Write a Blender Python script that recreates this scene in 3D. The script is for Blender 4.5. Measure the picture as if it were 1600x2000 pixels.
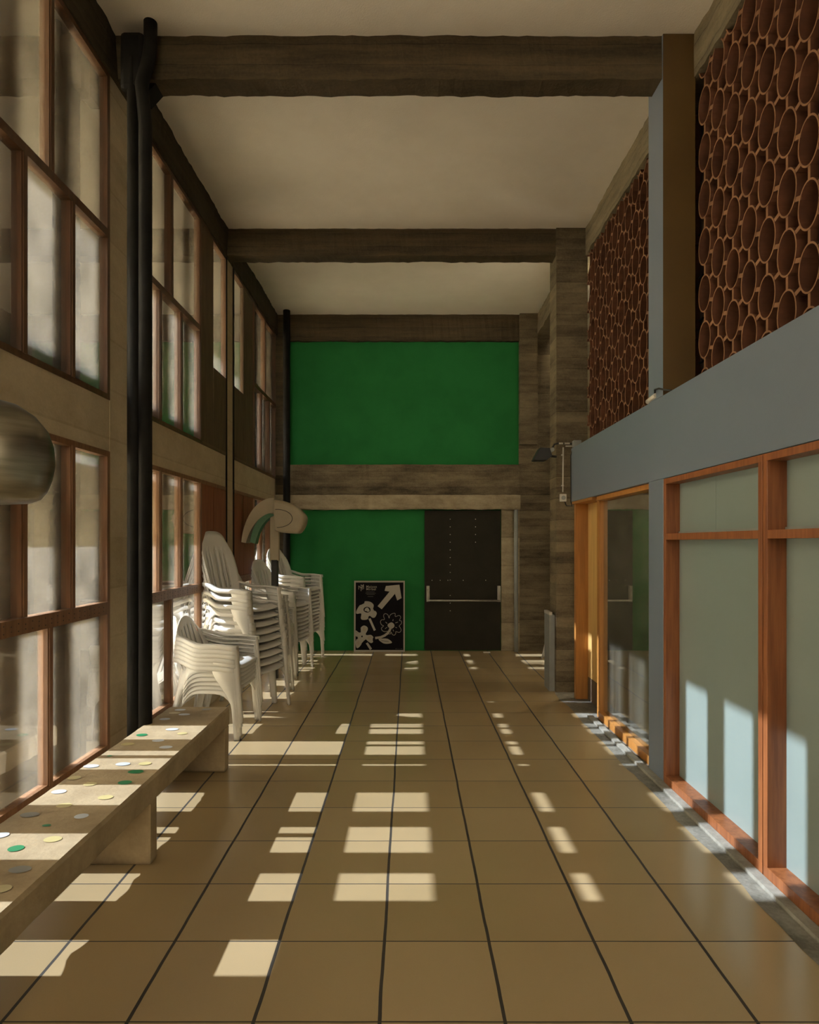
import bpy, bmesh, math, random
from mathutils import Vector, Matrix
random.seed(7)
S = bpy.context.scene
for o in list(bpy.data.objects): bpy.data.objects.remove(o)
C = S.collection
# ------------------------------------------------------------------ camera
cam = bpy.data.objects.new('camera', bpy.data.cameras.new('camera')); C.objects.link(cam)
cam.location = (0, 0, 1.52); cam.rotation_euler = (math.pi/2, 0, 0)
cam.data.sensor_fit = 'VERTICAL'; cam.data.sensor_height = 36; cam.data.sensor_width = 28.8
cam.data.lens = 1216/2000*36; cam.data.shift_y = 60.5/2000; cam.data.shift_x = 1/2000
cam.data.clip_start = 0.02
S.camera = cam
# ------------------------------------------------------------------ light
SUN_E = 14.5; SKY_E = 12.0
w = bpy.data.worlds.new('sky'); S.world = w; w.use_nodes = True
bg = w.node_tree.nodes['Background']; bg.inputs[0].default_value = (1.0, 0.87, 0.64, 1); bg.inputs[1].default_value = SKY_E
sl = bpy.data.lights.new('sun', 'SUN'); sl.energy = SUN_E; sl.angle = math.radians(0.5); sl.color = (0.86, 0.94, 1.14)
so = bpy.data.objects.new('sun', sl); C.objects.link(so)
so.rotation_euler = Vector((-0.8, 0.0, 0.6)).to_track_quat('Z', 'Y').to_euler(); so.location = (-8, 4, 7)
S.view_settings.view_transform = 'Standard'; S.view_settings.look = 'None'
S.view_settings.exposure = 0.0; S.view_settings.gamma = 1.0; S.view_settings.use_curve_mapping = False
# ------------------------------------------------------------------ materials
def nt(name):
    m = bpy.data.materials.new(name); m.use_nodes = True; t = m.node_tree
    return m, t, t.nodes['Principled BSDF']
def N(t, k, **kw):
    n = t.nodes.new(k)
    for a, b in kw.items(): setattr(n, a, b)
    return n
def math_(t, op, a, b=None, c=None):
    n = N(t, 'ShaderNodeMath', operation=op)
    for i, v in enumerate((a, b, c)):
        if v is None: continue
        if isinstance(v, (int, float)): n.inputs[i].default_value = v
        else: t.links.new(v, n.inputs[i])
    return n.outputs[0]
def pmat(name, c1, c2=None, scale=6, rough=0.6, bump=0.0, stretch=(1, 1, 1), spec=0.5, detail=6, metal=0.0, fine=0, lo=0.35, hi=0.65):
    m, t, p = nt(name)
    p.inputs['Roughness'].default_value = rough; p.inputs['Metallic'].default_value = metal
    p.inputs['Specular IOR Level'].default_value = spec
    if c2 is None: c2 = tuple(x*0.86 for x in c1)
    tc = N(t, 'ShaderNodeTexCoord'); mp = N(t, 'ShaderNodeMapping'); mp.inputs['Scale'].default_value = stretch
    t.links.new(tc.outputs['Object'], mp.inputs[0])
    no = N(t, 'ShaderNodeTexNoise'); no.inputs['Scale'].default_value = scale; no.inputs['Detail'].default_value = detail; no.inputs['Roughness'].default_value = 0.6
    t.links.new(mp.outputs[0], no.inputs['Vector'])
    r = N(t, 'ShaderNodeValToRGB'); r.color_ramp.elements[0].color = (*c2, 1); r.color_ramp.elements[1].color = (*c1, 1)
    r.color_ramp.elements[0].position = lo; r.color_ramp.elements[1].position = hi
    t.links.new(no.outputs[0], r.inputs[0]); t.links.new(r.outputs[0], p.inputs['Base Color'])
    if bump:
        b = N(t, 'ShaderNodeBump'); b.inputs['Strength'].default_value = bump; b.inputs['Distance'].default_value = 0.01
        src = no.outputs[0]
        if fine:
            n2 = N(t, 'ShaderNodeTexNoise'); n2.inputs['Scale'].default_value = fine; n2.inputs['Detail'].default_value = 3
            t.links.new(tc.outputs['Object'], n2.inputs['Vector']); src = math_(t, 'ADD', src, n2.outputs[0])
        t.links.new(src, b.inputs['Height']); t.links.new(b.outputs[0], p.inputs['Normal'])
    return m
def concrete(name, c1, c2, board=0.12, scale=5, stretch=(1, 1, 3), rough=0.85, bump=0.5):
    """board-marked concrete: blotchy noise, horizontal board joints with a tint per board"""
    m, t, p = nt(name); p.inputs['Roughness'].default_value = rough; p.inputs['Specular IOR Level'].default_value = 0.25
    tc = N(t, 'ShaderNodeTexCoord'); mp = N(t, 'ShaderNodeMapping'); mp.inputs['Scale'].default_value = stretch
    t.links.new(tc.outputs['Object'], mp.inputs[0])
    no = N(t, 'ShaderNodeTexNoise'); no.inputs['Scale'].default_value = scale; no.inputs['Detail'].default_value = 8; no.inputs['Roughness'].default_value = 0.65
    t.links.new(mp.outputs[0], no.inputs['Vector'])
    fn = N(t, 'ShaderNodeTexNoise'); fn.inputs['Scale'].default_value = 60; fn.inputs['Detail'].default_value = 4
    t.links.new(tc.outputs['Object'], fn.inputs['Vector'])
    sp = N(t, 'ShaderNodeSeparateXYZ'); t.links.new(tc.outputs['Object'], sp.inputs[0])
    zz = math_(t, 'DIVIDE', math_(t, 'ADD', sp.outputs[2], math_(t, 'MULTIPLY', no.outputs[0], 0.012)), board)
    fr = math_(t, 'FRACT', zz); ed = math_(t, 'LESS_THAN', fr, 0.045)
    wn = N(t, 'ShaderNodeTexWhiteNoise', noise_dimensions='1D'); t.links.new(math_(t, 'FLOOR', zz), wn.inputs['W'])
    f = math_(t, 'ADD', math_(t, 'MULTIPLY', no.outputs[0], 1.5), math_(t, 'MULTIPLY', wn.outputs[0], 0.35))
    f = math_(t, 'ADD', f, math_(t, 'MULTIPLY', fn.outputs[0], 0.35))
    f = math_(t, 'SUBTRACT', f, math_(t, 'MULTIPLY', ed, 0.22))
    r = N(t, 'ShaderNodeValToRGB'); r.color_ramp.elements[0].color = (*c2, 1); r.color_ramp.elements[1].color = (*c1, 1)
    r.color_ramp.elements[0].position = 0.78; r.color_ramp.elements[1].position = 1.42
    r2 = math_(t, 'MULTIPLY', f, 1.0)
    mr = N(t, 'ShaderNodeMapRange'); mr.inputs[1].default_value = 0.7; mr.inputs[2].default_value = 1.5
    r.color_ramp.elements[0].position = 0.0; r.color_ramp.elements[1].position = 1.0
    t.links.new(r2, mr.inputs[0]); t.links.new(mr.outputs[0], r.inputs[0]); t.links.new(r.outputs[0], p.inputs['Base Color'])
    b = N(t, 'ShaderNodeBump'); b.inputs['Strength'].default_value = bump; b.inputs['Distance'].default_value = 0.012
    t.links.new(f, b.inputs['Height']); t.links.new(b.outputs[0], p.inputs['Normal'])
    return m
def glass(name, tint, k=1.5, haze=0.03, hz=(0.8, 0.73, 0.60)):
    m = bpy.data.materials.new(name); m.use_nodes = True; t = m.node_tree; t.nodes.remove(t.nodes['Principled BSDF'])
    out = t.nodes['Material Output']
    tr = N(t, 'ShaderNodeBsdfTransparent'); tr.inputs[0].default_value = (*tint, 1)
    gl = N(t, 'ShaderNodeBsdfGlossy'); gl.inputs['Roughness'].default_value = 0.0; gl.inputs[0].default_value = (1, 1, 1, 1)
    d0 = N(t, 'ShaderNodeBsdfDiffuse'); d0.inputs[0].default_value = (*hz, 1); d1 = N(t, 'ShaderNodeBsdfTranslucent'); d1.inputs[0].default_value = (*hz, 1)
    df = N(t, 'ShaderNodeMixShader'); df.inputs[0].default_value = 0.5; t.links.new(d0.outputs[0], df.inputs[1]); t.links.new(d1.outputs[0], df.inputs[2])
    fr = N(t, 'ShaderNodeFresnel'); fr.inputs[0].default_value = 1.5
    mx = N(t, 'ShaderNodeMixShader'); t.links.new(math_(t, 'MINIMUM', math_(t, 'MULTIPLY', fr.outputs[0], k), 1.0), mx.inputs[0])
    t.links.new(tr.outputs[0], mx.inputs[1]); t.links.new(gl.outputs[0], mx.inputs[2])
    m2 = N(t, 'ShaderNodeMixShader'); t.links.new(mx.outputs[0], m2.inputs[1]); t.links.new(df.outputs[0], m2.inputs[2])
    tc = N(t, 'ShaderNodeTexCoord'); no = N(t, 'ShaderNodeTexNoise'); no.inputs['Scale'].default_value = 5; no.inputs['Detail'].default_value = 6
    t.links.new(tc.outputs['Object'], no.inputs['Vector'])
    t.links.new(math_(t, 'MULTIPLY', no.outputs[0], haze*2), m2.inputs[0])
    t.links.new(m2.outputs[0], out.inputs[0])
    return m
def floor_mat():
    m, t, p = nt('glazed_floor_tiles')
    tc = N(t, 'ShaderNodeTexCoord'); sp = N(t, 'ShaderNodeSeparateXYZ'); t.links.new(tc.outputs['Object'], sp.inputs[0])
    wob = N(t, 'ShaderNodeTexNoise'); wob.inputs['Scale'].default_value = 2.2; wob.inputs['Detail'].default_value = 6; t.links.new(tc.outputs['Object'], wob.inputs['Vector'])
    wv = math_(t, 'MULTIPLY', math_(t, 'SUBTRACT', wob.outputs[0], 0.5), 0.014)
    X = math_(t, 'DIVIDE', math_(t, 'ADD', math_(t, 'ADD', sp.outputs[0], 0.0916 + 40.0 + 0.009), wv), 0.4)
    Y = math_(t, 'DIVIDE', math_(t, 'ADD', math_(t, 'ADD', sp.outputs[1], 40.0 - 1.977 + 0.4*5 + 0.004), math_(t, 'MULTIPLY', wv, 0.5)), 0.4)
    gx = math_(t, 'LESS_THAN', math_(t, 'FRACT', X), 0.030); gy = math_(t, 'LESS_THAN', math_(t, 'FRACT', Y), 0.014)
    g = math_(t, 'MAXIMUM', gx, gy)
    cb = N(t, 'ShaderNodeCombineXYZ'); t.links.new(math_(t, 'FLOOR', X), cb.inputs[0]); t.links.new(math_(t, 'FLOOR', Y), cb.inputs[1])
    wn = N(t, 'ShaderNodeTexWhiteNoise', noise_dimensions='3D'); t.links.new(cb.outputs[0], wn.inputs['Vector'])
    n1 = N(t, 'ShaderNodeTexNoise'); n1.inputs['Scale'].default_value = 1.6; n1.inputs['Detail'].default_value = 5; t.links.new(tc.outputs['Object'], n1.inputs['Vector'])
    n2 = N(t, 'ShaderNodeTexNoise'); n2.inputs['Scale'].default_value = 260; n2.inputs['Detail'].default_value = 2; t.links.new(tc.outputs['Object'], n2.inputs['Vector'])
    f = math_(t, 'ADD', math_(t, 'MULTIPLY', wn.outputs[0], 0.45), math_(t, 'MULTIPLY', n1.outputs[0], 0.5))
    f = math_(t, 'ADD', f, math_(t, 'MULTIPLY', n2.outputs[0], 0.25))
    r = N(t, 'ShaderNodeValToRGB'); r.color_ramp.elements[0].color = (*TILE2, 1); r.color_ramp.elements[1].color = (*TILE1, 1)
    t.links.new(f, r.inputs[0])
    mx = N(t, 'ShaderNodeMix', data_type='RGBA'); t.links.new(g, mx.inputs[0]); t.links.new(r.outputs[0], mx.inputs[6]); mx.inputs[7].default_value = (0.045, 0.037, 0.027, 1)
    t.links.new(mx.outputs[2], p.inputs['Base Color'])
    t.links.new(math_(t, 'ADD', math_(t, 'MULTIPLY', g, 0.5), math_(t, 'ADD', 0.13, math_(t, 'MULTIPLY', n1.outputs[0], 0.16))), p.inputs['Roughness'])
    b = N(t, 'ShaderNodeBump'); b.inputs['Strength'].default_value = 0.5; b.inputs['Distance'].default_value = 0.004
    t.links.new(math_(t, 'SUBTRACT', math_(t, 'ADD', math_(t, 'MULTIPLY', n2.outputs[0], 0.02), math_(t, 'MULTIPLY', n1.outputs[0], 0.35)), g), b.inputs['Height']); t.links.new(b.outputs[0], p.inputs['Normal'])
    return m
TILE1 = (0.47, 0.348, 0.19); TILE2 = (0.34, 0.243, 0.118)
M = {}
M['tile'] = floor_mat()
M['plaster'] = pmat('ceiling_plaster', (0.88, 0.81, 0.70), (0.83, 0.76, 0.65), 3, 0.9, 0.15, fine=120)
M['beam'] = concrete('dark_stained_concrete', (0.135, 0.10, 0.055), (0.035, 0.026, 0.015), 0.13, 3.0, (0.35, 1, 3.5))
M['edge'] = concrete('dark_edge_concrete', (0.08, 0.062, 0.036), (0.03, 0.022, 0.012), 0.15, 3.0, (1, 0.35, 3.5))
M['edge_r'] = concrete('pale_edge_concrete', (0.32, 0.265, 0.165), (0.09, 0.07, 0.045), 0.15, 3.0, (1, 0.5, 2.5))
M['wall'] = concrete('beige_wall_concrete', (0.60, 0.49, 0.325), (0.42, 0.335, 0.21), 0.31, 4.0, (1, 1, 1.5), bump=0.35)
M['rear'] = concrete('weathered_rear_concrete', (0.27, 0.215, 0.13), (0.06, 0.046, 0.028), 0.11, 3.2, (0.6, 0.6, 2.4), bump=0.7)
M['ledge'] = concrete('light_ledge_concrete', (0.42, 0.35, 0.23), (0.20, 0.155, 0.095), 0.4, 5.0, (1, 1, 2), bump=0.5)
M['bench'] = concrete('cast_bench_concrete', (0.50, 0.385, 0.23), (0.31, 0.23, 0.13), 0.5, 6.0, (1, 1, 1), bump=0.3)
M['fin'] = concrete('sun_fin_concrete', (0.80, 0.74, 0.60), (0.66, 0.60, 0.48), 0.4, 3.0, (1, 1, 2), bump=0.2)
M['fin_wood'] = pmat('faded_red_wood', (0.85, 0.62, 0.49), (0.76, 0.54, 0.42), 4, 0.6, 0.1, (6, 6, 0.5))
M['frame'] = pmat('brown_frame_wood', (0.14, 0.066, 0.028), (0.085, 0.04, 0.017), 5, 0.45, 0.1, (8, 8, 0.6))
M['frame_low'] = pmat('orange_brown_frame_wood', (0.27, 0.135, 0.062), (0.18, 0.085, 0.038), 5, 0.45, 0.1, (8, 8, 0.6))
M['nail'] = pmat('dark_nail_heads', (0.05, 0.03, 0.02), rough=0.5)
M['redwood'] = pmat('red_wood_frame', (0.30, 0.105, 0.035), (0.19, 0.06, 0.02), 5, 0.4, 0.1, (8, 8, 0.5))
M['orangewood'] = pmat('orange_door_wood', (0.46, 0.20, 0.045), (0.36, 0.15, 0.034), 5, 0.4, 0.08, (8, 8, 0.5))
M['yellowwood'] = pmat('yellow_varnished_panel', (0.66, 0.42, 0.14), (0.56, 0.34, 0.11), 4, 0.45, 0.05, (5, 5, 0.4))
M['darkpanel'] = pmat('brown_shutter_board', (0.15, 0.10, 0.055), (0.10, 0.066, 0.036), 5, 0.7, 0.2, (3, 3, 0.6))
M['redpanel'] = pmat('reddish_shutter_board', (0.32, 0.115, 0.05), (0.22, 0.075, 0.035), 5, 0.6, 0.1, (6, 6, 0.5))
M['black'] = pmat('black_painted_pipe', (0.012, 0.011, 0.009), (0.006, 0.005, 0.004), 8, 0.7, 0.05, spec=0.2)
M['glass'] = glass('old_window_glass', (0.93, 0.94, 0.91), 2.3, 0.030)
M['glass_r'] = glass('door_glass', (0.75, 0.78, 0.72), 2.4, 0.05)
M['blue'] = pmat('grey_blue_paint', (0.165, 0.198, 0.25), (0.155, 0.188, 0.24), 2, 0.33, 0.06, spec=0.5, fine=200)
M['ochre'] = pmat('ochre_paint', (0.115, 0.064, 0.014), (0.098, 0.053, 0.011), 3, 0.5, 0.1)
M['green'] = pmat('green_wall_paint', (0.021, 0.175, 0.044), (0.017, 0.148, 0.036), 2, 0.8, 0.1, spec=0.15, fine=150)
M['frost'] = pmat('frosted_glass', (0.225, 0.275, 0.255), (0.21, 0.26, 0.24), 1.5, 0.32, 0.0, spec=0.6)
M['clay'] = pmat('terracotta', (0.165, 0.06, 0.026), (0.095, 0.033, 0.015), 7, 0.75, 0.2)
M['clayedge'] = pmat('lit_tube_rims', (0.27, 0.13, 0.06), (0.19, 0.085, 0.038), 12, 0.8, 0.1)  # lighter than the tubes: light on their front edges painted in
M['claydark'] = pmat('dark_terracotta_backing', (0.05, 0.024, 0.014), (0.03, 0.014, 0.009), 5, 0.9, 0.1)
M['slate'] = pmat('dark_grout_line', (0.02, 0.015, 0.012), rough=0.9)
M['door'] = pmat('charcoal_door_paint', (0.034, 0.030, 0.022), (0.027, 0.024, 0.018), 3, 0.8, 0.1, spec=0.12)
M['steel'] = pmat('dull_steel', (0.45, 0.42, 0.35), (0.36, 0.34, 0.28), 20, 0.4, metal=0.6)
M['greysteel'] = pmat('grey_painted_steel', (0.30, 0.31, 0.29), (0.24, 0.25, 0.235), 6, 0.5, 0.1)
M['rivet'] = pmat('pale_rivets', (0.7, 0.66, 0.56), rough=0.4)
M['plastic'] = pmat('white_plastic', (0.80, 0.77, 0.70), (0.76, 0.73, 0.66), 4, 0.36, 0.0)
M['posterink'] = pmat('poster_black_ink', (0.008, 0.007, 0.0085), (0.007, 0.006, 0.007), 3, 0.8, spec=0.1)
M['posterpaper'] = pmat('poster_grey_paper', (0.40, 0.37, 0.31), (0.37, 0.34, 0.285), 3, 0.8, spec=0.15)
M['postergrey'] = pmat('poster_faint_print', (0.13, 0.12, 0.11), rough=0.5)
M['postercopper'] = pmat('poster_ochre_lines', (0.33, 0.22, 0.09), rough=0.5)
M['lampmetal'] = pmat('spun_grey_metal', (0.30, 0.275, 0.21), (0.20, 0.18, 0.13), 3, 0.32, 0.05, (1, 1, 12), metal=0.85)
M['lampcream'] = pmat('cream_lamp_paint', (0.52, 0.43, 0.28), (0.44, 0.36, 0.23), 4, 0.5, 0.05)
M['lampgreen'] = pmat('green_lamp_lining', (0.13, 0.27, 0.15), (0.10, 0.22, 0.12), 4, 0.4)
M['lamppole'] = pmat('black_lamp_post', (0.03, 0.028, 0.022), rough=0.5)
M['gutter'] = concrete('grey_channel_cement', (0.40, 0.38, 0.32), (0.13, 0.12, 0.095), 0.3, 5, (1, 1, 1), bump=0.5)
M['ground'] = pmat('outdoor_paving', (0.62, 0.55, 0.44), (0.52, 0.46, 0.36), 1, 0.9)
M['white'] = pmat('white_plastic_fitting', (0.62, 0.58, 0.5), rough=0.4)
M['cable'] = pmat('black_cable', (0.015, 0.014, 0.012), rough=0.5)
for k, c in dict(dwhite=(0.62, 0.66, 0.70), dyellow=(0.60, 0.50, 0.22), dgreen=(0.03, 0.26, 0.10), dgrey=(0.26, 0.25, 0.21)).items():
    M[k] = pmat('inlay_' + k[1:], c, rough=0.4)
# ------------------------------------------------------------------ mesh helpers
def box(bm, x0, x1, y0, y1, z0, z1, mi=0, bev=0):
    vs = [bm.verts.new((x, y, z)) for x in (x0, x1) for y in (y0, y1) for z in (z0, z1)]
    fs = [(0, 1, 3, 2), (4, 6, 7, 5), (0, 4, 5, 1), (2, 3, 7, 6), (0, 2, 6, 4), (1, 5, 7, 3)]
    ff = []
    for f in fs:
        g = bm.faces.new([vs[i] for i in f]); g.material_index = mi; ff.append(g)
    if bev:
        es = list({e for g in ff for e in g.edges})
        bmesh.ops.bevel(bm, geom=es, offset=bev, segments=2, affect='EDGES', profile=0.5)
    return vs
def obj(name, bm, mats, parent=None, smooth=False):
    bmesh.ops.recalc_face_normals(bm, faces=bm.faces)
    me = bpy.data.meshes.new(name); bm.to_mesh(me); bm.free()
    for m in (mats if isinstance(mats, (list, tuple)) else [mats]): me.materials.append(M[m])
    if smooth:
        for p in me.polygons: p.use_smooth = True
    o = bpy.data.objects.new(name, me); C.objects.link(o)
    if parent: o.parent = parent
    return o
def bx(name, mats, b, parent=None, bev=0):
    bm = bmesh.new()
    for q in (b if isinstance(b[0], (list, tuple)) else [b]): box(bm, *q[:6], mi=(q[6] if len(q) > 6 else 0), bev=bev)
    return obj(name, bm, mats, parent)
def struct(o): o['kind'] = 'structure'; return o
def tag(o, label, cat, group=None):
    o['label'] = label; o['category'] = cat
    if group: o['group'] = group
    return o
def empty(name, loc=(0, 0, 0), rz=0):
    o = bpy.data.objects.new(name, None); o.empty_display_size = 0.1; C.objects.link(o); o.location = loc; o.rotation_euler = (0, 0, rz); return o
def tube(bm, pts, r, seg=14, mi=0, caps=True):
    pts = [Vector(p) for p in pts]; rings = []
    up = Vector((0, 0, 1))
    prev = None
    for i, p in enumerate(pts):
        a = pts[max(i-1, 0)]; b = pts[min(i+1, len(pts)-1)]; d = (b-a).normalized()
        if prev is None:
            n = d.cross(up)
            if n.length < 1e-3: n = d.cross(Vector((1, 0, 0)))
        else: n = prev - d*prev.dot(d)
        n.normalize(); prev = n; q = d.cross(n)
        rr = r[i] if isinstance(r, (list, tuple)) else r
        rings.append([bm.verts.new(p + (n*math.cos(2*math.pi*k/seg) + q*math.sin(2*math.pi*k/seg))*rr) for k in range(seg)])
    for a, b in zip(rings, rings[1:]):
        for k in range(seg):
            f = bm.faces.new((a[k], a[(k+1) % seg], b[(k+1) % seg], b[k])); f.material_index = mi; f.smooth = True
    if caps:
        bm.faces.new(rings[0]).material_index = mi; bm.faces.new(rings[-1]).material_index = mi
def rough_beam(name, mat, x0, x1, y0, y1, z0, z1, axis, amp=0.006, parent=None, step=0.05):
    """a box whose long bottom and top edges are ragged, like chipped cast concrete"""
    L0, L1 = (x0, x1) if axis == 'x' else (y0, y1)
    n = max(2, int((L1-L0)/step)); bm = bmesh.new(); rings = []
    off = [[0.0]*2 for _ in range(4)]
    for i in range(n+1):
        s = L0+(L1-L0)*i/n; ring = []
        for k in range(4):
            for j in range(2): off[k][j] = off[k][j]*0.55+random.uniform(-amp, amp)
            if axis == 'x': a, b = [(y0, z0), (y1, z0), (y1, z1), (y0, z1)][k]; ring.append(bm.verts.new((s, a+off[k][0], b+off[k][1]*(1 if k < 2 else 0.3))))
            else: a, b = [(x0, z0), (x1, z0), (x1, z1), (x0, z1)][k]; ring.append(bm.verts.new((a+off[k][0], s, b+off[k][1]*(1 if k < 2 else 0.3))))
        rings.append(ring)
    for a, b in zip(rings, rings[1:]):
        for k in range(4): bm.faces.new((a[k], a[(k+1) % 4], b[(k+1) % 4], b[k]))
    bm.faces.new(rings[0]); bm.faces.new(rings[-1])
    return obj(name, bm, mat, parent)
trim_count = [0]
def trim(o):
    trim_count[0] += 1; o.name = 'trim_%d' % trim_count[0]; return struct(o)
# ------------------------------------------------------------------ shell
Y0, Y1 = -6.2, 8.80       # rear of the corridor behind the camera, far wall
ZC = 4.73
fl = struct(bx('floor', 'tile', [(-2.0, 1.485, Y0, Y1+0.1, -0.12, 0), (1.485, 2.13, 6.36, Y1+0.1, -0.12, 0)]))
# cement channel beside the tiles, with a ragged edge
bm = bmesh.new(); n = 150; prev = None
for i in range(n+1):
    y = Y0+(6.34-Y0)*i/n; e = 1.478+random.uniform(-0.010, 0.008)+0.008*math.sin(y*7)
    a = bm.verts.new((e, y, 0.002)); b = bm.verts.new((1.60, y, 0.002)); c = bm.verts.new((e, y, -0.1)); d = bm.verts.new((1.60, y, -0.1))
    if prev:
        bm.faces.new((prev[0], a, b, prev[1])); bm.faces.new((prev[2], prev[0], a, c)) if False else None
    prev = (a, b, c, d)
for v in [v for v in bm.verts if not v.link_faces]: bm.verts.remove(v)
o = obj('trim', bm, 'gutter'); trim(o)
trim(bx('trim', 'gutter', (1.552, 1.60, Y0, 5.42, 0.002, 0.022)))
struct(bx('floor_side_room', 'gutter', (1.485, 3.2, Y0, Y1+0.1, -0.12, -0.0005)))
struct(bx('ceiling', 'plaster', (-1.97, 1.86, Y0-0.1, Y1+0.1, ZC, ZC+0.15)))
# cross beams
for yb in (-5.7, -3.3, -0.92, 1.51, 3.94, 6.36):
    trim(rough_beam('trim', 'beam', -1.87, 1.80 if yb < 6 else 1.50, yb, yb+0.155, 4.455, ZC+0.01, 'x', 0.005))
# ---- left wall
XL, XO = -1.87, -1.97
wl = bmesh.new()
box(wl, XO, XL, Y0, Y1, 0, 0.24)                      # plinth
box(wl, XO, XL, Y0, Y1, 2.09, 2.41)                   # band between the two window storeys
for a, b in ((-6.2, -5.9), (-3.5, -3.2), (-1.02, -0.76), (1.50, 1.75), (3.885, 4.18), (6.375, 6.58), (8.74, Y1)):
    box(wl, XO, XL+0.003, a, b, 0.0, 4.44)
struct(obj('wall_left', wl, 'wall'))
trim(rough_beam('trim', 'edge', -1.99, XL+0.02, Y0, Y1, 4.44, ZC+0.01, 'y', 0.007))
# ---- far wall
wb = bmesh.new()
box(wb, -1.97, 1.55, Y1, Y1+0.12, 0, ZC)
struct(obj('wall_back', wb, 'green'))
trim(rough_beam('trim', 'beam', -1.87, 1.55, Y1-0.05, Y1+0.02, 4.36, ZC+0.01, 'x', 0.006))
rr = bmesh.new(); box(rr, 1.55, 2.3, Y1-0.02, Y1+0.12, 0, ZC)
box(rr, 1.55, 1.80, Y1-0.10, Y1-0.01, 2.9, ZC)
trim(obj('trim', rr, 'rear'))
trim(rough_beam('trim', 'rear', -1.87, 1.553, Y1-0.06, Y1+0.01, 2.185, 2.62, 'x', 0.006))
trim(rough_beam('trim', 'ledge', -1.87, 1.553, Y1-0.13, Y1+0.01, 1.99, 2.19, 'x', 0.006))
trim(bx('trim', 'ledge', (1.30, 1.556, Y1-0.04, Y1+0.01, 0, 2.0)))
trim(bx('trim', 'beam', (-1.87, -1.70, Y1-0.09, Y1+0.005, 0, 4.4)))
# ---- right wall
struct(bx('wall_right', 'blue', [(1.60, 1.86, Y0, 6.14, 1.925, 2.45), (1.60, 1.803, 3.92, 4.157, 0, 1.925), (1.60, 1.803, -0.94, -0.70, 0, 1.925)], bev=0.004))
colm = bmesh.new(); box(colm, 1.60, 1.803, 3.92, 4.157, 2.45, ZC-0.004)
for f in colm.faces: f.material_index = 1 if abs(f.calc_center_median().y-3.92) < 1e-3 else 0
colm.faces.ensure_lookup_table()
trim(obj('trim', colm, ['blue', 'ochre']))
trim(bx('trim', 'blue', (1.60, 1.803, 1.49, 1.73, 2.45, ZC-0.004)))
trim(rough_beam('trim', 'edge_r', 1.80, 2.0, Y0, Y1, 4.45, ZC+0.01, 'y', 0.006))
cc = rough_beam('trim', 'rear', 1.50, 1.56, 6.34, 6.62, 0, 0.01, 'y', 0.0)
bpy.data.objects.remove(cc)
# big board-marked column at the second beam, chipped at its foot
bm = bmesh.new(); n = 60; prev = None
for i in range(n+1):
    z = ZC*i/n; ch = (0.035*random.random() if z < 0.18 else 0.004*random.random())
    ring = [bm.verts.new(p) for p in ((1.50+0.002*random.random(), 6.34, z), (1.82-(ch if z < 0.2 else 0), 6.34+random.uniform(-0.003, 0.003), z), (1.82, 6.62, z), (1.50, 6.62, z))]
    if prev:
        for k in range(4): bm.faces.new((prev[k], prev[(k+1) % 4], ring[(k+1) % 4], ring[k]))
    prev = ring
trim(obj('trim', bm, 'rear'))
struct(bx('wall_outer', 'rear', (2.12, 2.25, 6.62, Y1, 0, ZC)))
struct(bx('wall_side_room', 'plaster', (3.1, 3.2, Y0, Y1, 0, 2.38)))
struct(bx('wall_side_room_end', 'plaster', (1.83, 3.1, 6.14, 6.2, 0, 2.38)))
struct(bx('ceiling_side_room', 'plaster', (1.862, 3.2, Y0, 6.3, 2.38, 2.44)))
struct(bx('wall_rear', 'plaster', [(-1.97, 3.2, Y0-0.1, Y0, 0, 3.15), (-1.97, 3.2, Y0-0.1, Y0, 4.6, ZC)]))  # high gap between the pieces is added to let in fill daylight
# ------------------------------------------------------------------ outside: sun fins, shelf, eave, ground
fins = [(-2.3, -2.1), (-1.84, -1.64), (-1.38, -1.18), (-0.5, -0.3), (-0.03, 0.16), (0.43, 0.63), (0.93, 1.12), (1.93, 2.186), (2.383, 2.616), (2.863, 3.057), (3.33, 3.524), (3.79, 4.25), (4.275, 4.47), (4.77, 4.96), (5.23, 5.42), (5.62, 5.95), (6.36, 6.62), (6.98, 7.38), (7.62, 7.82), (8.08, 8.30), (8.52, 8.8)]
for a, b in fins:
    o = trim(bx('trim', 'fin', (-2.22, -1.975, a, b, 0, 4.5)))
    bx('facing_board', 'fin_wood', (-1.975, -1.955, a, b, 0.0, 4.5), o)
trim(bx('trim', 'fin', (-2.71, -2.197, Y0, Y1+0.3, 2.11, 2.21)))
trim(bx('trim', 'fin', (-2.0, -1.945, Y0, Y1, 2.41, 2.552)))  # upstand added to hold the sun back from the right floor edge
trim(bx('trim', 'fin', (-3.45, -1.975, Y0-0.4, Y1+0.6, 4.52, 4.72)))
struct(bx('floor_outside', 'ground', (-30, -1.98, -22, 32, -0.3, -0.1)))
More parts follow.
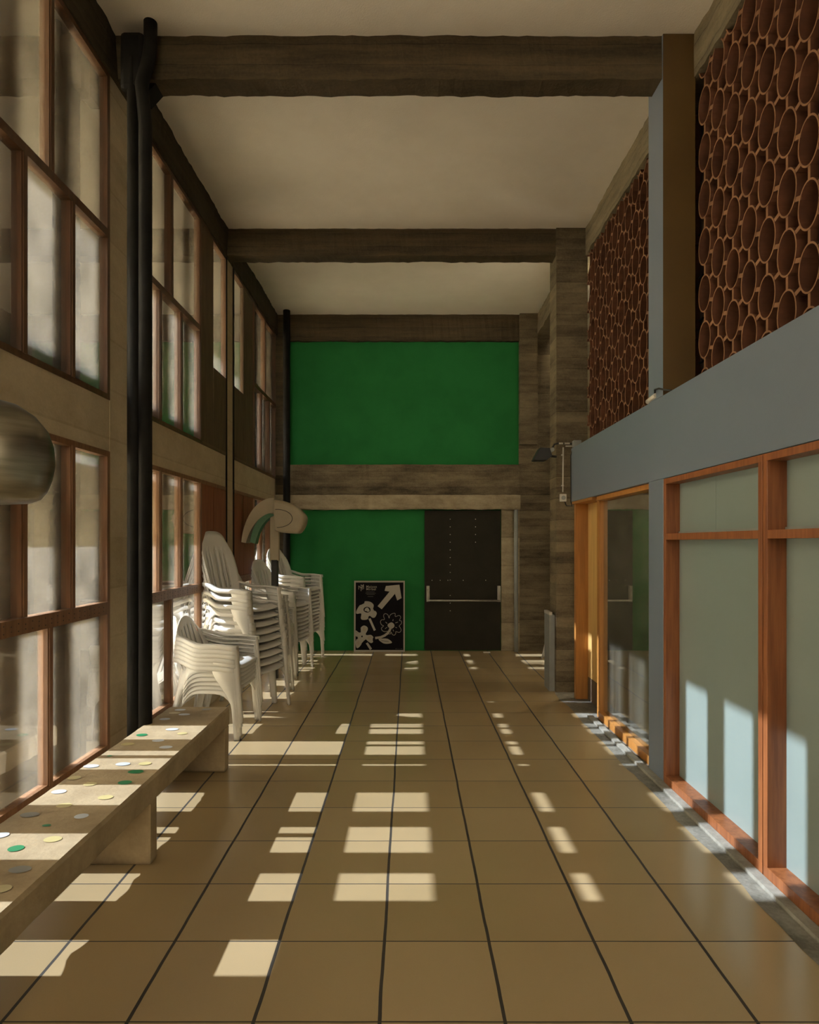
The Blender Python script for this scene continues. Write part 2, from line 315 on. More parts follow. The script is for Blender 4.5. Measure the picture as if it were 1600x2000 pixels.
# ------------------------------------------------------------------ left windows
XG = -1.893
win_count = [0]
def window(y0, y1, z0, z1, bars, trans, mat, panels=(), zt=0, glassmat='glass', skip=()):
    """bars: (y, zlo, zhi) uprights; trans: (zlo, zhi, ylo, yhi) rails; panels: (y0,y1,z0,z1,mat) boards; cells: rest glazed"""
    win_count[0] += 1; e = struct(empty('window_%d' % win_count[0], (0, 0, 0)))
    x0, x1 = -1.905, -1.866; t = 0.034
    bx('frame', mat, [(x0, x1, y0, y1, z0, z0+t), (x0, x1, y0, y1, z1-t, z1), (x0, x1, y0, y0+t, z0+t, z1-t), (x0, x1, y1-t, y1, z0+t, z1-t)], e)
    for (y, a, b, wd) in bars: bx('mullion', mat, [(x0, x1, y-wd/2, y+wd/2, a, b), (x1, x1+0.007, y-wd/2+0.008, y+wd/2-0.008, a, b)], e)
    for (a, b, p, q) in trans:
        bm = bmesh.new(); box(bm, x0-0.03, x1+0.006, p, q, a, b)
        if b-a > 0.06:
            k = 0; y = p+0.03
            while y < q-0.02:
                for dz in ((0.25, 0.72) if k % 2 else (0.3, 0.6)):
                    zz = a+(b-a)*dz; box(bm, x1+0.005, x1+0.0075, y-0.003, y+0.003, zz-0.003, zz+0.003, mi=1)
                y += 0.055; k += 1
        obj('transom', bm, [mat, 'nail'], e)
    for (p, q, a, b, mm) in panels: bx('panel', mm, (x0-0.01, x1-0.004, p, q, a, b), e)
    return e
def panes(e, cells, mat='glass'):
    for (p, q, a, b) in cells: bx('pane', mat, (XG-0.003, XG+0.003, p, q, a, b), e)
WB = 0.045
def storey(y0, y1, top_bars, mid_bars, board, strip, jamb):
    """one bay: upper and lower windows. board/strip: y ranges of the shutter board and the narrow light beside the column"""
    g0, g1 = (y0, jamb) if strip[0] > jamb else (jamb, y1)
    gl0, gl1 = g0+0.02, g1-0.02
    # upper
    pl = []
    pl.append((board[0], board[1], 2.44, 4.41, 'darkpanel'))
    pl.append((strip[0], strip[1], 2.44, 3.20, 'darkpanel'))
    e = window(y0, y1, 2.41, 4.44, [(jamb, 2.44, 4.41, 0.05)] + [(y, 3.46, 4.41, WB) for y in top_bars] + [(y, 2.44, 3.41, WB) for y in mid_bars],
               [(3.41, 3.46, g0+0.03, g1-0.03)], 'frame', pl)
    ys = [g0] + sorted(top_bars) + [g1]
    panes(e, [(a+0.012, b-0.012, 3.44, 4.42) for a, b in zip(ys, ys[1:])])
    ys = [g0] + sorted(mid_bars) + [g1]
    panes(e, [(a+0.012, b-0.012, 2.43, 3.43) for a, b in zip(ys, ys[1:])])
    panes(e, [(strip[0]+0.002, strip[1]-0.002, 3.20, 4.42)])
    # lower
    lowb = [(a+b)/2 for a, b in zip(sorted(mid_bars)[:-1], sorted(mid_bars)[1:])] or [0.5*(g0+g1)]
    pl = [(strip[0], strip[1], 1.157, 2.06, 'redpanel'), (board[0], board[1], 1.157, 2.06, 'redpanel' if y0 < 4 else 'redpanel')]
    full = y0+0.03, y1-0.03
    e = window(y0, y1, 0.235, 2.09, [(jamb, 1.16, 2.06, 0.05)] + [(y, 1.16, 2.06, WB) for y in mid_bars] + [(y, 0.26, 1.08, WB) for y in lowb+[jamb]],
               [(1.08, 1.157, full[0], full[1])], 'frame_low', pl)
    ys = [g0] + sorted(mid_bars) + [g1]
    panes(e, [(a+0.012, b-0.012, 1.13, 2.07) for a, b in zip(ys, ys[1:])])
    ys = sorted([y0] + lowb + [jamb] + [y1])
    panes(e, [(a+0.012, b-0.012, 0.25, 1.10) for a, b in zip(ys, ys[1:])])
storey(-0.76, 1.50, [0.05], [-0.2, 0.27], (0.78, 1.06), (1.08, 1.48), 0.74)
storey(1.75, 3.885, [3.25], [3.02, 3.455], (2.14, 2.60), (1.78, 2.12), 2.62)
storey(4.18, 6.375, [4.90], [4.675, 5.107], (5.60, 5.95), (5.96, 6.36), 5.575)
storey(6.58, 8.74, [8.07], [7.88, 8.32], (7.04, 7.46), (6.61, 7.03), 7.49)
storey(-3.2, -1.02, [-1.74], [-1.96, -1.5], (-2.6, -2.2), (-3.15, -2.62), -2.18)
storey(-5.9, -3.5, [-4.1], [-4.4, -3.9], (-5.2, -4.8), (-5.85, -5.22), -4.78)
# thin black strips standing in for recess shade either side of the second column
for y in (6.345, 6.60):
    tag(bx('shade_strip', 'black', (XL-0.005, XL+0.010, y, y+0.03, 0.25, 4.44)), 'thin black strip standing in for recess shade on the %s side of the second left column' % ('near' if y < 6.5 else 'far'), 'shade strip')
# ------------------------------------------------------------------ clay screens
def screen(name, y0, y1, z0, z1, label):
    root = empty(name, (1.812, (y0+y1)/2, z0)); tag(root, label, 'screen')
    X = 0.0; D = 0.16; py, pz = 0.166, 0.288; ry, rz = 0.070, 0.106; th = 0.0085; SEG = 26
    bm = bmesh.new(); yc = (y0+y1)/2
    def clipv(y, z): return (min(max(y, y0), y1)-yc, min(max(z, z0), z1)-z0)
    def P(x, y, z):
        a, b = clipv(y, z); return bm.verts.new((x, a, b))
    c = math.floor(y0/py)-1
    while c*py < y1+py:
        r = math.floor((z0-2)/pz)
        while r*pz < z1+pz:
            cy = c*py; cz = r*pz+(pz/2 if c % 2 else 0)+0.03
            r += 1
            if cy < y0-ry or cy > y1+ry or cz < z0-rz or cz > z1+rz: continue
            jy, jz = random.uniform(-.002, .002), random.uniform(-.003, .003)
            rings = []
            for (x, s) in ((X, 1), (X, 0), (X+D, 0), (X+D, 1)):
                rings.append([(x, cy+jy+(ry+s*th)*math.cos(2*math.pi*k/SEG), cz+jz+(rz+s*th*1.1)*math.sin(2*math.pi*k/SEG)) for k in range(SEG)])
            for k in range(SEG):
                k2 = (k+1) % SEG
                ym = rings[0][k][1]; zm = rings[0][k][2]; ym2 = rings[0][k2][1]; zm2 = rings[0][k2][2]
                if max(ym, ym2) < y0 or min(ym, ym2) > y1 or max(zm, zm2) < z0 or min(zm, zm2) > z1: continue
                vs = [[P(*rings[i][q]) for q in (k, k2)] for i in range(4)]
                for i in range(4):
                    a, b = vs[i], vs[(i+1) % 4]
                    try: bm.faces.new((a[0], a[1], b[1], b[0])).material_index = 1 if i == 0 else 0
                    except ValueError: pass
            def bar(ya, za, yb, zb, wdt):
                d = Vector((0, yb-ya, zb-za)); nrm = Vector((0, -d.z, d.y)).normalized()*wdt
                if min(ya, yb) < y0+.005 or max(ya, yb) > y1-.005 or min(za, zb) < z0+.005 or max(za, zb) > z1-.005: return
                q = [(ya+nrm.y, za+nrm.z), (yb+nrm.y, zb+nrm.z), (yb-nrm.y, zb-nrm.z), (ya-nrm.y, za-nrm.z)]
                f = [bm.verts.new((X+0.002, a-yc, b-z0)) for a, b in q]; g = [bm.verts.new((X+D, a-yc, b-z0)) for a, b in q]
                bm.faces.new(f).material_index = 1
                for i in range(4): bm.faces.new((f[i], f[(i+1) % 4], g[(i+1) % 4], g[i]))
            bar(cy, cz+rz, cy, cz+pz-rz, 0.009)
            for sgn in (1, -1):   # slanting webs to the neighbours in the next column
                bar(cy+ry*0.80, cz+sgn*rz*0.60, cy+py-ry*0.80, cz+sgn*(pz/2-rz*0.60), 0.011)
        c += 1
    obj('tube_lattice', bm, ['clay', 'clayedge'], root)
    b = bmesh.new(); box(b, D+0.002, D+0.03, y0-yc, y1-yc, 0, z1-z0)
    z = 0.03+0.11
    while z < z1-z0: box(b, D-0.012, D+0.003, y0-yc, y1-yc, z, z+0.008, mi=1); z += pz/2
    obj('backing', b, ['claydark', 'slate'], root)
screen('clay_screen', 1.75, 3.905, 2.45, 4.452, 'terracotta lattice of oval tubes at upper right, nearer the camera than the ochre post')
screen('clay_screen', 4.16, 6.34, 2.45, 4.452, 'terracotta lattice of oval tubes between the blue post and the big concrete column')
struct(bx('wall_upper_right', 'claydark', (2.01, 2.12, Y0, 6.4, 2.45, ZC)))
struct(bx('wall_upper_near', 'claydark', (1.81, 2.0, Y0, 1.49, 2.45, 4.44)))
# ------------------------------------------------------------------ right windows (frosted) and glazed door bay
def frosted(y0, y1):
    win_count[0] += 1; e = struct(empty('window_%d' % win_count[0]))
    x0, x1 = 1.602, 1.70; t = 0.034
    bx('frame', 'redwood', [(x0, x1, y0, y1, 1.888, 1.922), (x0, x1, y0, y0+t, 0.068, 1.888), (x0, x1, y1-t, y1, 0.068, 1.888)], e, bev=0.0015)
    bx('sill', 'redwood', (x0, x1, y0, y1, 0.0, 0.068), e, bev=0.0015)
    bx('transom', 'redwood', (x0, x1, y0+t, y1-t, 1.54, 1.578), e)
    bx('pane', 'frost', (x1-0.012, x1-0.004, y0+t, y1-t, 0.068, 1.54), e)
    ym = y1-t-0.42*(y1-y0)
    bx('pane', 'frost', (x1-0.012, x1-0.004, y0+t, ym-0.003, 1.578, 1.888), e)
    bx('pane', 'frost', (x1-0.010, x1-0.002, ym+0.003, y1-t, 1.578, 1.888), e)
    bx('glazing_bead', 'greysteel', [(x1-0.018, x1-0.006, y0+t, y1-t, 1.578, 1.592)], e)
    return e
yb = 3.918
for i in range(6):
    if i == 4: yb = -0.945
    frosted(yb-1.125+0.03 if i in (0,) else yb-1.10, yb)
    yb -= 1.125-0.03+0.006 if i == 0 else 1.106
    if yb-1.1 < Y0: break
# glazed screen of the entrance bay
win_count[0] += 1; e = struct(empty('window_%d' % win_count[0]))
bx('frame', 'orangewood', [(1.650, 1.72, 5.39, 5.46, 0.0, 1.90), (1.625, 1.72, 4.16, 5.39, 1.885, 1.922), (1.64, 1.72, 4.16, 5.39, 0.0, 0.062), (1.66, 1.72, 4.16, 4.19, 0.062, 1.885)], e)
bx('pane', 'glass_r', (1.685, 1.692, 4.19, 5.39, 0.062, 1.885), e)
# doorway with varnished leaf
d2 = struct(empty('door_2'))
bx('door_frame', 'orangewood', [(1.625, 1.745, 6.06, 6.12, 0.0, 1.90), (1.605, 1.78, 5.46, 6.13, 1.90, 1.924)], d2)
bx('door_leaf', 'yellowwood', (1.745, 1.785, 5.46, 6.06, 0.22, 1.90), d2)
bx('kick_plate', 'darkpanel', (1.742, 1.785, 5.46, 6.06, 0.002, 0.218), d2)
# ------------------------------------------------------------------ far door
d1 = struct(empty('door_1', (0, 0, 0)))
def fx(u): return (u-799)*8.76/1216
def fz(v): return 1.52-(v-1060.5)*8.76/1216
bx('door_leaf', 'door', (fx(829.5), fx(978), 8.765, 8.805, 0.012, fz(997)), d1)
bm = bmesh.new()
def dot(u, v, r=0.006):
    bmesh.ops.create_uvsphere(bm, u_segments=8, v_segments=5, radius=r, matrix=Matrix.Translation((fx(u), 8.764, fz(v))))
for v in (1014, 1029, 1044, 1059, 1074, 1089, 1103, 1118, 1133, 1163, 1178, 1193): dot(879.5, v)
for v in (1014, 1029, 1044, 1059): dot(929, v)
for u in (844, 860, 875, 905, 949): dot(u, 1133.5)
obj('rivets', bm, 'rivet', d1)
bx('push_bar_bracket', 'steel', (fx(833), fx(839), 8.70, 8.765, fz(1175), fz(1144)), d1, bev=0.004)
bx('push_bar_bracket', 'steel', (fx(971), fx(977), 8.70, 8.765, fz(1175), fz(1144)), d1, bev=0.004)
bm = bmesh.new(); tube(bm, [(fx(835), 8.685, fz(1172)), (fx(975), 8.685, fz(1172.5))], 0.013); tube(bm, [(fx(836), 8.71, fz(1150)), (fx(836), 8.685, fz(1172))], 0.011); tube(bm, [(fx(974), 8.71, fz(1150)), (fx(974), 8.685, fz(1172))], 0.011)
obj('push_bar', bm, 'steel', d1)
bm = bmesh.new(); tube(bm, [(fx(1007), 8.70, 0.0), (fx(1006.5), 8.70, 1.985)], 0.028)
tag(obj('conduit_pipe', bm, 'greysteel'), 'grey vertical pipe on the far wall right of the charcoal door', 'pipe')
# ------------------------------------------------------------------ black downpipes
t = tag(empty('downpipe', (-1.69, 3.84, 0)), 'thick black twin downpipe beside the nearest left column, bent under the ceiling beam', 'pipe')
yp = 3.84
def pu(u, d=yp): return (u-799)*d/1216
bm = bmesh.new()
tube(bm, [(pu(261)+1.69, 0.01, 0), (pu(261)+1.69, 0.01, 4.50)], 0.042, 18); obj('rear_pipe', bm, 'black', t)
bm = bmesh.new()
tube(bm, [(pu(284)+1.69, 0, 0.0), (pu(284)+1.69, 0, 4.10), (pu(279)+1.69, 0.0, 4.26), (pu(276)+1.69, 0, 4.34), (pu(286)+1.69, 0, 4.46), (pu(292)+1.69, 0, 4.53), (pu(294)+1.69, 0, 4.60), (pu(294)+1.69, 0.0, ZC)], [0.040]*8, 18); obj('front_pipe', bm, 'black', t)
bm = bmesh.new(); vs = [bm.verts.new(p) for p in ((0.0, 0.13, 4.37), (0.075, 0.13, 4.452), (-0.06, 0.13, 4.452), (-0.06, 0.13, 4.37))]
f = bm.faces.new(vs); r = bmesh.ops.extrude_face_region(bm, geom=[f]); bmesh.ops.translate(bm, vec=(0, 0.12, 0), verts=[v for v in r['geom'] if isinstance(v, bmesh.types.BMVert)])
obj('bracket', bm, 'black', t)
bx('collar', 'black', (pu(236)+1.69, pu(284)+1.69, -0.03, 0.09, 4.30, 4.66), t, bev=0.03)
bm = bmesh.new(); tube(bm, [((560-799)*8.6/1216, 8.6, 0), ((560-799)*8.6/1216, 8.6, ZC)], 0.048, 18)
tag(obj('downpipe', bm, 'black'), 'slimmer black downpipe in the far left corner before the green wall', 'pipe')
# ------------------------------------------------------------------ bench
bench = tag(empty('concrete_bench', (-1.42, 4.21, 0)), 'long low concrete bench with coloured oval inlays under the left windows', 'bench')
bm = bmesh.new(); n = 150; prev = None; oy = 4.21
offs = [0]*4
for i in range(n+1):
    y = -1.2+(4.22+1.2)*i/n
    offs = [o_*0.5+random.uniform(-0.004, 0.004) for o_ in offs]
    c = 0.012
    prof = [(-1.63+offs[0]*0.6+c, 0.408), (-1.217-c, 0.408+offs[2]*0.15), (-1.217+offs[1]*0.3, 0.408-c), (-1.217+offs[1]*0.3, 0.295+offs[1]*0.8), (-1.63+offs[0]*2.2, 0.295+offs[3]), (-1.63+offs[0]*0.6, 0.408-c)]
    ring = [bm.verts.new((x+1.42, y-oy, z)) for x, z in prof]
    if prev:
        for k in range(6): bm.faces.new((prev[k], prev[(k+1) % 6], ring[(k+1) % 6], ring[k]))
    else: bm.faces.new(ring)
    prev = ring
bm.faces.new(prev)
dots = [(277, 1436, 'g'), (336, 1425, 'w'), (249, 1454, 'y'), (324, 1460, 'w'), (240, 1493, 'w'), (283, 1492, 'y'), (178, 1497, 'w'), (265, 1508, 'g'), (244, 1529, 'g'), (145, 1520, 'y'), (176, 1532, 'y'), (115, 1547, 'w'), (206, 1558, 'y'), (125, 1574, 'y'), (159, 1595, 'w'), (58, 1592, 'r'), (91, 1613, 'gs'), (103, 1640, 'y'), (31, 1658, 'g'), (39, 1699, 'r'), (4, 1737, 'y'), (322, 1405, 'w'), (356, 1433, 'y'), (309, 1447, 'w'), (341, 1393, 'y'), (360, 1396, 'w'), (403, 1386, 'r'), (352, 1387, 'w'), (214, 1477, 'gs'), (2, 1632, 'w')]
for (u, v, k) in dots:
    d = 1.112*1216/(v-1060.5); x = (u-799)*d/1216; mi = {'w': 1, 'y': 2, 'g': 3, 'r': 4}[k[0]]
    sc = 0.45 if k.endswith('s') else 1; a = random.uniform(0, 3)
    rx, ry = 0.034*sc*random.uniform(.8, 1.15), 0.024*sc
    x = min(max(x, -1.585), -1.262)
    ring = [bm.verts.new((x+rx*math.cos(2*math.pi*q/20)+1.42, d+ry*math.sin(2*math.pi*q/20)-oy, 0.4105+offs[0]*0)) for q in range(20)]
    bm.faces.new(ring).material_index = mi
o = obj('seat_slab', bm, ['bench', 'dwhite', 'dyellow', 'dgreen', 'dgrey'], bench)
for yl in (4.125, 2.935, 1.745, 0.555, -0.635):
    bm = bmesh.new(); box(bm, -1.60+1.42, -1.219+1.42, yl-oy, yl+0.085-oy, 0, 0.297, bev=0.010)
    for v in bm.verts:
        if 0.01 < v.co.z < 0.29: v.co.x += random.uniform(-.003, .003)
    obj('leg', bm, 'bench', bench)
# ------------------------------------------------------------------ plastic chairs
def grid(fn, nu, nv, th, skip=None):
    bm = bmesh.new(); g = [[bm.verts.new(fn(i/nu, j/nv)) for j in range(nv+1)] for i in range(nu+1)]
    for i in range(nu):
        for j in range(nv):
            if skip and skip(i, j): continue
            f = bm.faces.new((g[i][j], g[i+1][j], g[i+1][j+1], g[i][j+1])); f.smooth = True
    for v in [v for v in bm.verts if not v.link_faces]: bm.verts.remove(v)
    bmesh.ops.recalc_face_normals(bm, faces=bm.faces)
    bmesh.ops.solidify(bm, geom=list(bm.faces), thickness=th)
    return bm
def sm(a, b, t): t = min(max((t-a)/(b-a), 0), 1); return t*t*(3-2*t)
def make_chair(kind):
    """white one-piece garden armchair facing +x; high or low rounded back"""
    hi = kind != 'low'
    H = {'high': 0.53, 'tall': 0.70, 'low': 0.37}[kind]; arm = 0.565; seat = 0.385
    e = empty('plastic_armchair')
    def fseat(u, v):
        x = -0.215+0.44*u; y = (v-0.5)*0.42*(1-0.06*(1-u)); s = (v-0.5)*2
        z = seat+0.02*u+0.012*s*s-0.035*sm(0.86, 1, u)-0.010*math.sin(math.pi*u)
        return (x, y, z)
    def sskip(i, j): return (4 <= i <= 9) and (j % 4 == 2) and 2 <= j <= 15
    obj('seat', grid(fseat, 14, 18, 0.006, sskip), 'plastic', e)
    def fback(u, v):
        s = (v-0.5)*2; hw = 0.205+0.035*sm(0, 0.5, u)-(0.045*u*u if kind == 'low' else 0.028*u**6)
        top = 1-0.20*abs(s)**3.6*u**3 if hi else 1-0.30*abs(s)**2.2*u
        z = seat+H*u*top; x = -0.215-(0.15 if hi else 0.11)*u+0.065*s*s*(1-0.6*u)
        return (x, hw*s, z)
    def bskip(i, j): return (4 <= i <= 12) and (j in (3, 6, 9, 12, 15) if not hi else j in (3, 5, 9, 12, 14)) and not (hi and i > 11)
    obj('backrest', grid(fback, 16, 19, 0.006, bskip), 'plastic', e)
    for s in (1, -1):
        def farm(u, v):
            x = -0.285+0.50*u; yy = 0.215+0.05*sm(0, 0.4, u); z = arm+0.055*(1-sm(0, 0.45, u))-0.012*sm(.7, 1, u)
            q = [(-0.026, -0.004), (-0.018, 0.006), (0.016, 0.007), (0.026, 0.0), (0.028, -0.03)][int(round(v*4))]
            return (x, s*(yy+q[0]), z+q[1])
        obj('armrest', grid(farm, 12, 4, 0.005), 'plastic', e)
        def fleg(u, v):   # front leg: wide under the arm, tapering to the foot, L-section
            w0 = 0.035+0.13*(1-sm(0, 0.60, u))**1.3; z = (arm-0.012)*(1-u)
            xf = 0.205+0.045*u; yy = 0.288-0.006*u
            k = int(round(v*4))
            if k == 0: return (xf-w0, s*yy, z)
            if k == 1: return (xf-w0*0.5, s*yy, z)
            if k == 2: return (xf-0.006, s*yy, z)
            if k == 3: return (xf+0.004, s*(yy-0.010), z)
            return (xf+0.004, s*(yy-0.045-0.03*(1-u)), z)
        obj('leg', grid(fleg, 14, 4, 0.006), 'plastic', e)
        def frear(u, v):
            w0 = 0.04+0.15*(1-sm(0, 0.45, u)); z = 0.40*(1-u)+(0.0)
            xb = -0.235-0.085*u; yy = 0.225+0.04*u; k = int(round(v*4))
            if k == 0: return (xb+w0, s*yy, z)
            if k == 1: return (xb+w0*0.5, s*yy, z)
            if k == 2: return (xb+0.006, s*yy, z)
            if k == 3: return (xb-0.004, s*(yy-0.010), z)
            return (xb-0.004, s*(yy-0.045), z)
        obj('leg', grid(frear, 10, 4, 0.006), 'plastic', e)
        if True:          # side apron joining seat and legs
            def fap(u, v):
                x = -0.20+0.40*u; top = seat+0.015; dep = 0.035+0.10*(2*u-1)**4
                return (x, s*(0.212+0.068*v*1.0), top+0.012-(dep+0.02)*v*v)
            obj('side_apron', grid(fap, 12, 4, 0.005), 'plastic', e)
    return e
protos = {}
def copy_tree(o):
    r = o.copy(); C.objects.link(r)
    for ch in o.children:
        c = ch.copy(); C.objects.link(c); c.parent = r
    return r
ORD = ['lowest', 'second from the floor', 'third from the floor', 'fourth from the floor', 'fifth from the floor', 'sixth from the floor', 'seventh from the floor', 'eighth from the floor', 'ninth from the floor', 'tenth from the floor', 'eleventh from the floor', 'twelfth from the floor', 'thirteenth from the floor', 'fourteenth from the floor']
def stack(kind, x, y, n, pitch, rz, lean, where):
    for i in range(n):
        if kind not in protos: protos[kind] = make_chair(kind); o = protos[kind]
        else: o = copy_tree(protos[kind])
        j = random.uniform(-0.004, 0.004)
        o.location = (x+math.cos(rz)*(lean*i)+j, y+math.sin(rz)*(lean*i)+j, pitch*i); o.rotation_euler = (0, 0, rz+random.uniform(-.015, .015))
        pos = 'topmost' if i == n-1 else ORD[i]
        tag(o, 'white plastic armchair, %s in the %s' % (pos, where), 'chair', 'white armchairs in the '+where)
stack('low', -1.535, 5.08, 6, 0.033, -0.06, 0.002, 'short stack right behind the bench')
stack('tall', -1.438, 5.68, 9, 0.068, -0.33, -0.009, 'tall stack behind the shortest stack')
stack('high', -1.475, 6.22, 8, 0.060, -0.15, -0.005, 'slotted stack second behind the bench-end stack')
stack('low', -1.50, 6.70, 8, 0.034, 0.03, 0.001, 'stack just before the lamp post')
stack('high', -1.47, 7.42, 10, 0.045, -0.2, 0.0, 'stack just beyond the lamp post')
stack('high', -1.45, 8.08, 13, 0.045, -0.30, 0.001, 'farthest stack beside the green wall')
st = tag(empty('step_stool', (1.92, 8.1, 0)), 'small white plastic stool half hidden behind the concrete column at the far right', 'stool')
bx('top', 'plastic', (-0.13, 0.13, -0.11, 0.11, 0.245, 0.262), st, bev=0.004)
for sx in (-1, 1):
    for sy in (-1, 1):
        b_ = bmesh.new(); tube(b_, [(sx*0.11, sy*0.09, 0.25), (sx*0.16, sy*0.12, 0)], 0.014, 8); obj('leg', b_, 'plastic', st)
# ------------------------------------------------------------------ lamps
def spun_shell(bm, cx, cz, rx, rz, depth, a0, a1, hub, th=0.004, mi=0, seg=28, inner=None):
    pass
def make_lamp(name, loc, rz, label, metal, zbase, big=False):
    e = tag(empty(name, loc, rz), label, 'lamp')
    # post
    bm = bmesh.new(); box(bm, -0.035, 0.035, -0.035, 0.035, zbase-loc[2], 1.33, bev=0.006); obj('post', bm, 'lamppole', e)
    bm = bmesh.new(); box(bm, -0.05, 0.05, -0.03, 0.03, 1.32, 1.98, bev=0.008); obj('stem', bm, 'lampcream', e)
    # hooked wing: a curved band (quarter arch) with green lining
    def wing(u, v):
        a = math.radians(92+78*u); cx, cz, R1, Rz = 0.0, 1.42, 0.355, 0.60
        return (cx+R1*math.cos(a), -0.12+0.24*v, cz+Rz*math.sin(a)-0.10*u*0)
    bm = bmesh.new(); n = 22; prev = None
    for i in range(n+1):
        u = i/n; a = math.radians(88+84*u); wv = 0.115*(1-0.55*u*u)
        R1, R2 = 0.355, 0.57; cz = 1.45
        ox, oz = R1*math.cos(a), cz+R2*math.sin(a); ix, iz = (R1-wv)*math.cos(a), cz+(R2-wv*1.45)*math.sin(a)
        ring = [bm.verts.new(p) for p in ((ox, -0.10, oz), (ix, -0.10, iz), (ix, 0.10, iz), (ox, 0.10, oz))]
        if prev:
            for k in range(4):
                f = bm.faces.new((prev[k], prev[(k+1) % 4], ring[(k+1) % 4], ring[k])); f.smooth = False; f.material_index = 0
        else: bm.faces.new(ring)
        prev = ring
    bm.faces.new(prev); obj('arched_wing', bm, metal, e)
    bm = bmesh.new(); prev = None
    for i in range(n+1):
        u = i/n; a = math.radians(100+70*u); R1, R2 = 0.225, 0.40; cz = 1.46
        wv = 0.075*(1-0.3*u)
        ox, oz = -0.01+R1*math.cos(a)*1.12, cz+R2*math.sin(a); ix, iz = ox+wv, oz-0.02
        ring = [bm.verts.new(p) for p in ((ox, -0.085, oz), (ix, -0.06, iz), (ix, 0.06, iz), (ox, 0.085, oz))]
        if prev:
            for k in range(4): bm.faces.new((prev[k], prev[(k+1) % 4], ring[(k+1) % 4], ring[k]))
        else: bm.faces.new(ring)
        prev = ring
    bm.faces.new(prev); obj('wing_lining', bm, 'lampgreen', e)
    # rounded shell wing
    def outline(s):   # D-shaped lobe outline in the x-z plane, s in 0..1
        P = [(0.0, 2.0), (0.12, 1.985), (0.24, 1.93), (0.32, 1.86), (0.355, 1.80), (0.34, 1.72), (0.30, 1.65), (0.25, 1.625), (0.10, 1.635), (0.02, 1.66)]
        t_ = s*(len(P)-1); i = min(int(t_), len(P)-2); f = t_-i
        p0 = P[max(i-1, 0)]; p1 = P[i]; p2 = P[i+1]; p3 = P[min(i+2, len(P)-1)]
        cr = lambda a, b, c, d: 0.5*((2*b)+(-a+c)*f+(2*a-5*b+4*c-d)*f*f+(-a+3*b-3*c+d)*f**3)
        return cr(p0[0], p1[0], p2[0], p3[0]), cr(p0[1], p1[1], p2[1], p3[1])
    bm = bmesh.new(); n = 30; cx, cz = 0.10, 1.80
    levels = [(-0.13, 0.80), (-0.125, 0.93), (-0.10, 1.0), (0.10, 1.0), (0.13, 0.92)]
    rings = []
    for (y, sc) in levels:
        rings.append([bm.verts.new((cx+(outline(i/n)[0]-cx)*sc, y, cz+(outline(i/n)[1]-cz)*sc)) for i in range(n+1)])
    for a, b in zip(rings, rings[1:]):
        for i in range(n): bm.faces.new((a[i], a[i+1], b[i+1], b[i])).smooth = True
        bm.faces.new((a[n], a[0], b[0], b[n]))
    bm.faces.new(rings[0]); bm.faces.new(rings[-1])
    obj('rounded_hood', bm, metal, e)
    bm = bmesh.new(); pts = []
    for i in range(25):
        a = math.radians(100-190*i/24); pts.append((0.05+0.17*math.cos(a)*(1 if math.cos(a) > 0 else 0.6), -0.1315, 1.79+0.10*math.sin(a)))
    tube(bm, pts, 0.0035, 6); obj('hood_seam', bm, 'lamppole', e)
    return e
make_lamp('post_lamp', (-1.508, 7.0, 0), 0.0, 'cream sheet-metal post lamp with a hooked green-lined wing, rising from among the chair stacks', 'lampcream', 0.0)
# near lamp: large spun metal hood
l1 = tag(empty('post_lamp', (-1.50, 2.12, 0.408)), 'large dull metal lamp hood cut by the left edge of the photo above the bench', 'lamp')
bm = bmesh.new(); tube(bm, [(-0.02, 0, 0), (-0.02, 0, 1.30)], 0.035); obj('post', bm, 'lamppole', l1)
bm = bmesh.new(); rings = []
prof = [(0.02, 1.612), (0.09, 1.606), (0.16, 1.585), (0.215, 1.548), (0.258, 1.495), (0.276, 1.44), (0.280, 1.385), (0.272, 1.335), (0.255, 1.29), (0.232, 1.262), (0.20, 1.25), (0.02, 1.25)]
for (r_, z) in prof:
    rings.append([bm.verts.new((r_*math.cos(2*math.pi*k/48)*1.0, r_*math.sin(2*math.pi*k/48)*0.62, z)) for k in range(48)])
for i, (a, b) in enumerate(zip(rings, rings[1:])):
    for k in range(48):
        f = bm.faces.new((a[k], a[(k+1) % 48], b[(k+1) % 48], b[k])); f.smooth = True; f.material_index = 0
bm.faces.new(rings[0]); bm.faces.new(rings[-1])
obj('rounded_hood', bm, 'lampmetal', l1)
# ------------------------------------------------------------------ poster
PW, PH = 0.712, 0.99
po = tag(empty('poster', (fx(741.5), 8.70, 0)), 'black poster with a big arrow and cut-out flowers leaning on the green wall', 'poster')
po.rotation_euler = (-math.radians(2.6), 0, 0)
def PX(px): return (px-765)/1230*PW
def PZ(py): return (1880-py)/1715*PH
bx('board', 'posterpaper', (-PW/2, PW/2, 0, 0.008, 0, PH), po)
bx('printed_ground', 'posterink', (PX(188), PX(1345), -0.0012, -0.0002, PZ(1838), PZ(205)), po)
def smooth_poly(P, k=6):
    out = []; n = len(P)
    for i in range(n):
        p0, p1, p2, p3 = P[i-1], P[i], P[(i+1) % n], P[(i+2) % n]
        for j in range(k):
            f = j/k; cr = lambda a, b, c, d: 0.5*((2*b)+(-a+c)*f+(2*a-5*b+4*c-d)*f*f+(-a+3*b-3*c+d)*f**3)
            out.append((cr(p0[0], p1[0], p2[0], p3[0]), cr(p0[1], p1[1], p2[1], p3[1])))
    return out
lay = [0.0014]
def flat(bm, P, yo):
    vs = [bm.verts.new((min(max(PX(a), PX(188)), PX(1345)), -yo, PZ(b))) for a, b in P]
    f = bm.faces.new(vs); bmesh.ops.triangulate(bm, faces=[f], ngon_method='EAR_CLIP')
